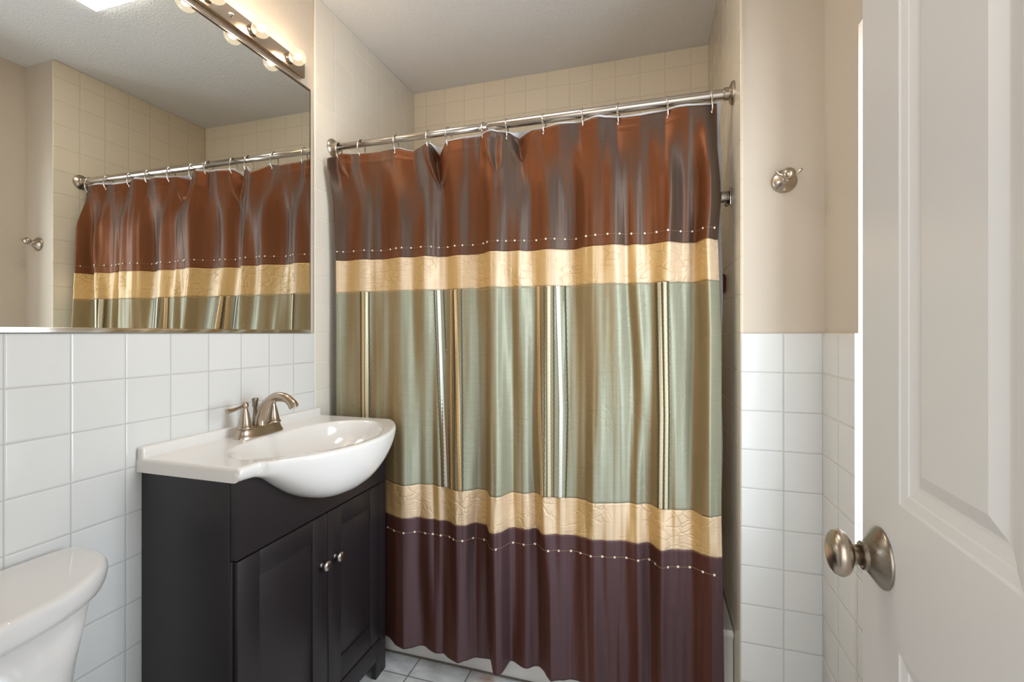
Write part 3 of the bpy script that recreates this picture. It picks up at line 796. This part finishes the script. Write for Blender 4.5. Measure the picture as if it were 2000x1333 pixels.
# ------------------------------------------------------------------ faucet
fa = thing('faucet', 'brushed nickel two-handle faucet with a curved spout on the sink top', 'faucet', (-1.125, 1.109, CT))
FX, FY = -1.127, 1.109
def plate():
    v, f = [], []; n = 48
    def loop(rx, ry, z):
        k = len(v)
        for i in range(n):
            t = 2*pi*i/n; c_, s_ = cos(t), sin(t)
            e = 0.75
            v.append((FX+rx*math.copysign(abs(c_)**e, c_), FY+ry*math.copysign(abs(s_)**e, s_), z))
        return k
    L = [loop(0.0290, 0.0830, CT), loop(0.0290, 0.0830, CT+0.003), loop(0.0270, 0.0800, CT+0.006), loop(0.0240, 0.0755, CT+0.016), loop(0.0215, 0.0725, CT+0.026), loop(0.0195, 0.070, CT+0.028)]
    for a, b in zip(L, L[1:]):
        for i in range(n): j = (i+1) % n; f.append((a+i, a+j, b+j, b+i))
    f.append(tuple(range(n))); f.append(tuple(L[-1]+i for i in reversed(range(n))))
    return v, f
o = link('base_plate', *plate(), M['nickel'], fa, smooth=True); m = o.modifiers.new('es', 'EDGE_SPLIT'); m.split_angle = math.radians(55)
for s in (-1, 1):
    hy = FY+s*0.052
    pr = [(0.0, 0.026), (0.0215, 0.026), (0.0225, 0.029), (0.0205, 0.032), (0.019, 0.034), (0.0145, 0.054), (0.0100, 0.074), (0.0075, 0.082), (0.0085, 0.088), (0.0098, 0.094), (0.0085, 0.100), (0.004, 0.1035), (0.0004, 0.104)]
    v, f = lathe(pr, (FX, hy, CT), (0, 0, 1), 32)
    hd = link('handle', v, f, M['nickel'], fa, smooth=True)
    pts = bez([(FX, hy, CT+0.093), (FX+0.003, hy+s*0.018, CT+0.091), (FX+0.004, hy+s*0.040, CT+0.087), (FX+0.004, hy+s*0.060, CT+0.086), (FX+0.004, hy+s*0.066, CT+0.086)], 6)
    rad = [0.0045+0.0030*sstep((k/len(pts)-0.3)/0.5) for k in range(len(pts))]; rad[-1] = 0.001; rad[-2] = 0.0055
    v, f = tube(pts, [(r*0.75, r) for r in rad], 16); link('lever', v, f, M['nickel'], hd, smooth=True)
pts = bez([(FX+0.004, FY, CT+0.020), (FX+0.006, FY, CT+0.050), (FX+0.022, FY, CT+0.088), (FX+0.054, FY, CT+0.114), (FX+0.090, FY, CT+0.115), (FX+0.116, FY, CT+0.100), (FX+0.126, FY, CT+0.087)], 8)
n_ = len(pts); rad = []
for k in range(n_):
    t = k/(n_-1); rad.append((0.0165-0.0065*sstep(t/0.6)+0.0022*sstep((t-0.7)/0.3), 0.0185-0.0065*sstep(t/0.5)+0.002*sstep((t-0.7)/0.3)))
v, f = tube(pts, rad, 28); link('spout', v, f, M['nickel'], fa, smooth=True)
v, f = lathe([(0.0105, 0), (0.0105, -0.003), (0.009, -0.0035), (0.0, -0.0035)], (FX+0.1268, FY, CT+0.0865), (-0.55, 0, 1), 20); link('aerator', v, f, M['chrome'], fa, smooth=True)
v, f = lathe([(0.008, 0.024), (0.0075, 0.045), (0.006, 0.06), (0.0055, 0.078), (0.008, 0.084), (0.0075, 0.094), (0.0095, 0.104), (0.0085, 0.107), (0.0005, 0.108)], (FX-0.017, FY, CT), (0, 0, 1), 24)
link('lift_rod', v, f, M['nickel_dark'], fa, smooth=True)

# ------------------------------------------------------------------ toilet
TC = 0.425     # centre line in y
toi = thing('toilet', 'white two-piece toilet beside the vanity, its tank lid against the tiled wall', 'toilet', (-0.85, TC, FLOOR))
def dshape(xb, xf, hw, z, n=16, e=2.4):
    """tank outline: flat back with tight corners, front rounding off towards the ends"""
    pts = []
    for i in range(4*n):
        t = 2*pi*i/(4*n); c_, s_ = cos(t), sin(t)
        k = e if c_ > 0 else 7.0
        px = math.copysign(abs(c_)**(2/k), c_); py = math.copysign(abs(s_)**(2/k), s_)
        xm = xb+(xf-xb)*0.22
        pts.append((xm+((xf-xm) if c_ > 0 else (xm-xb))*px, TC+hw*py, z))
    return pts
def loft(loops):
    v, f = [], []; n = len(loops[0])
    for L in loops: v += L
    for k in range(len(loops)-1):
        for i in range(n): j = (i+1) % n; f.append((k*n+i, k*n+j, (k+1)*n+j, (k+1)*n+i))
    f.append(tuple(range(n))); k = (len(loops)-1)*n; f.append(tuple(k+i for i in reversed(range(n))))
    return v, f
xb0 = -D+0.012
v, f = loft([dshape(xb0+0.004, -0.966, 0.212, -0.4995), dshape(xb0, -0.956, 0.230, -0.498), dshape(xb0, -0.951, 0.239, -0.491), dshape(xb0, -0.949, 0.244, -0.480), dshape(xb0, -0.949, 0.247, -0.468), dshape(xb0, -0.9495, 0.2465, -0.457), dshape(xb0+0.001, -0.952, 0.244, -0.4525), dshape(xb0+0.003, -0.956, 0.240, -0.4505), dshape(xb0+0.01, -0.965, 0.231, -0.450)])
link('tank_lid', v, f, M['porcelain'], toi, smooth=True)
v, f = loft([dshape(xb0+0.02, -1.01, 0.135, -0.86, e=3.4), dshape(xb0+0.008, -0.99, 0.155, -0.83, e=3.6), dshape(xb0+0.006, -0.984, 0.163, -0.72, e=3.8), dshape(xb0+0.005, -0.977, 0.178, -0.60, e=3.8), dshape(xb0+0.005, -0.970, 0.197, -0.499, e=3.8)])
link('tank', v, f, M['porcelain'], toi, smooth=True)
def oval(xc, rx, ry, z, n=48, egg=0.0):
    return [(xc+rx*cos(t)*(1+egg*cos(t)), TC+ry*sin(t), z) for t in (2*pi*i/n for i in range(n))]
v, f = loft([oval(-0.86, 0.22, 0.11, FLOOR+0.001), oval(-0.86, 0.20, 0.095, FLOOR+0.05), oval(-0.83, 0.19, 0.10, -1.05), oval(-0.80, 0.235, 0.15, -0.93), oval(-0.79, 0.265, 0.185, -0.84), oval(-0.79, 0.262, 0.183, -0.825)])
link('bowl', v, f, M['porcelain'], toi, smooth=True)
v, f = loft([oval(-0.79, 0.262, 0.185, -0.824), oval(-0.79, 0.268, 0.19, -0.815), oval(-0.79, 0.262, 0.185, -0.803), oval(-0.79, 0.22, 0.15, -0.797)])
link('seat_lid', v, f, M['porcelain'], toi, smooth=True)

# ------------------------------------------------------------------ towel hook on the pier
hk = thing('robe_hook', 'brushed nickel double robe hook on the beige pier wall', 'hook', (0.349, SF+PT, 0.418))
hc = (0.349, SF+PT-0.0003, 0.416)
v, f = lathe([(0.0, 0), (0.0315, 0), (0.0315, 0.003), (0.029, 0.005), (0.0285, 0.007), (0.026, 0.0085), (0.017, 0.018), (0.0105, 0.027), (0.0085, 0.034), (0.001, 0.034)], hc, (0, -1, 0), 44)
link('rose', v, f, M['nickel'], hk, smooth=True)
v, f = lathe([(0.0008, -0.002), (0.009, 0.0), (0.0145, 0.005), (0.0165, 0.012), (0.0145, 0.019), (0.008, 0.024), (0.0008, 0.0255)], (hc[0]+0.002, hc[1]-0.030, hc[2]+0.004), (0, -0.9, 0.35), 28)
link('finial', v, f, M['nickel'], hk, smooth=True)
for s in (-1, 1):
    pts = bez([(hc[0], hc[1]-0.040, hc[2]+0.006), (hc[0]+s*0.014, hc[1]-0.042, hc[2]+0.006), (hc[0]+s*0.023, hc[1]-0.044, hc[2]+0.009), (hc[0]+s*0.031, hc[1]-0.048, hc[2]+0.017)], 6)
    v, f = tube(pts, [0.0034]*(len(pts)-2)+[0.0034, 0.0015], 14); link('prong', v, f, M['nickel'], hk, smooth=True)

# shower fittings on the tiled end wall, just past the curtain edge
sh = thing('shower_bracket', 'small chrome bracket on the tiled end wall beside the curtain top', 'bracket', (W, 1.575, 0.425))
o = link('mounting_plate', *B((W-0.006, W-0.0005, 1.560, 1.590, 0.398, 0.452)), M['chrome'], sh); bevel(o, 0.002)
o = link('cradle', *B((W-0.030, W-0.006, 1.566, 1.584, 0.417, 0.442), (W-0.034, W-0.004, 1.558, 1.592, 0.412, 0.4165)), M['nickel_dark'], sh); bevel(o, 0.0015)
v, f = tube([(W-0.004, 1.575, 0.412), (W-0.012, 1.572, 0.402), (W-0.016, 1.571, 0.398)], 0.005, 12); link('screw_tail', v, f, M['nickel_dark'], sh, smooth=True)
bf = tag(link('soap_dish', *B((W-0.022, W-0.0005, 1.672, 1.765, 0.138, 0.198)), M['brownfit'], None, (W, 1.745, 0.168)), 'small brown soap holder on the tiled end wall beside the cream band', 'soap holder'); bevel(bf, 0.008, 4)

# ------------------------------------------------------------------ open door
Ex, Ey = 0.2782, 0.7450
dd = Vector((0.03572, 0.99936, 0)); nn = Vector((-0.99936, 0.03572, 0)); DW = 0.71; DT = 0.035
def dp(b, k, z):           # b along the door from its leading edge to the hinge, k out from its face
    p = Vector((Ex, Ey, 0))-dd*b+nn*k
    return (p.x, p.y, z)
DZ0, DZ1 = FLOOR+0.012, 0.845
def door_mesh():
    # panels: columns in b, rows in z; profile from the stile surface into the raised field
    cols = [(0.1045, 0.3035), (0.4065, 0.6055)]
    rows = [(-0.965, -0.370), (-0.1985, 0.455), (0.545, 0.735)]
    prof = [(0.0, 0.0), (0.003, -0.0014), (0.013, -0.0036), (0.0145, -0.0048), (0.025, -0.0078), (0.0285, -0.0082), (0.030, -0.0080), (0.0455, -0.0026)]
    v, f = [], []
    def q(pts):
        k = len(v); v.extend(pts); f.append(tuple(range(k, k+len(pts))))
    def both(fn):
        for side in (0, 1):
            def P(b, k, z): return dp(b, k if side == 0 else -DT-k, z)
            fn(P)
    bs = [0, 0.1045, 0.3035, 0.4065, 0.6055, DW]; zs = [DZ0, -0.965, -0.370, -0.1985, 0.455, 0.545, 0.735, DZ1]
    def face(P):
        for i in range(5):
            for j in range(7):
                pan = i in (1, 3) and j in (1, 3, 5)
                b0, b1, z0, z1 = bs[i], bs[i+1], zs[j], zs[j+1]
                if not pan: q([P(b0, 0, z0), P(b1, 0, z0), P(b1, 0, z1), P(b0, 0, z1)])
                else:
                    for (d0, k0), (d1, k1) in zip(prof, prof[1:]):
                        c0 = [(b0+d0, z0+d0), (b1-d0, z0+d0), (b1-d0, z1-d0), (b0+d0, z1-d0)]
                        c1 = [(b0+d1, z0+d1), (b1-d1, z0+d1), (b1-d1, z1-d1), (b0+d1, z1-d1)]
                        for a in range(4):
                            e = (a+1) % 4
                            q([P(c0[a][0], k0, c0[a][1]), P(c0[e][0], k0, c0[e][1]), P(c1[e][0], k1, c1[e][1]), P(c1[a][0], k1, c1[a][1])])
                    d, k = prof[-1]
                    q([P(b0+d, k, z0+d), P(b1-d, k, z0+d), P(b1-d, k, z1-d), P(b0+d, k, z1-d)])
    both(face)
    for b in (0, DW): q([dp(b, 0, DZ0), dp(b, -DT, DZ0), dp(b, -DT, DZ1), dp(b, 0, DZ1)])
    for z in (DZ0, DZ1): q([dp(0, 0, z), dp(DW, 0, z), dp(DW, -DT, z), dp(0, -DT, z)])
    return v, f
hx = dp(DW, 0, FLOOR)
dv, df = door_mesh()
door = link('door_1', dv, df, M['door'], None, (hx[0], hx[1], FLOOR))
bm = bmesh.new(); bm.from_mesh(door.data); bmesh.ops.remove_doubles(bm, verts=bm.verts, dist=1e-5); bmesh.ops.recalc_face_normals(bm, faces=bm.faces); bm.to_mesh(door.data); bm.free()
struct(door)
kc = dp(0.0596, 0, -0.281)
for s in (1, -1):
    ax = nn*s; k0 = Vector(kc) if s == 1 else Vector(dp(0.0596, -DT, -0.281))
    v, f = lathe([(0.0, 0.0003), (0.0370, 0.0003), (0.0370, 0.002), (0.0355, 0.004), (0.0185, 0.0165), (0.0170, 0.0172), (0.0170, 0.0215), (0.0160, 0.0222), (0.0140, 0.0222), (0.0, 0.0222)], k0, ax, 48)
    rs = link('knob_rose', v, f, M['nickel_dark'], door, smooth=True); m = rs.modifiers.new('es', 'EDGE_SPLIT'); m.split_angle = math.radians(38)
    v, f = lathe([(0.0124, 0.020), (0.0124, 0.0310), (0.0135, 0.0325), (0.0200, 0.0345), (0.0255, 0.0380), (0.0285, 0.0430), (0.0285, 0.0470), (0.0262, 0.0520), (0.0205, 0.0560), (0.0125, 0.0582), (0.0060, 0.0588), (0.0005, 0.0589)], k0, ax, 48)
    link('door_knob', v, f, M['nickel'], door, smooth=True)
o = link('latch_plate', *join(([dp(-0.0008, -0.006, -0.31), dp(-0.0008, -0.029, -0.31), dp(-0.0008, -0.029, -0.253), dp(-0.0008, -0.006, -0.253)], [(0, 1, 2, 3)])), M['nickel'], door)
for z in (-0.95, -0.16, 0.65):
    v, f = tube([dp(DW+0.004, 0.005, z-0.045), dp(DW+0.004, 0.005, z+0.045)], 0.006, 12); link('hinge', v, f, M['nickel'], door, smooth=True)

for o in bpy.data.objects:
    if '_o' in o: del o['_o']
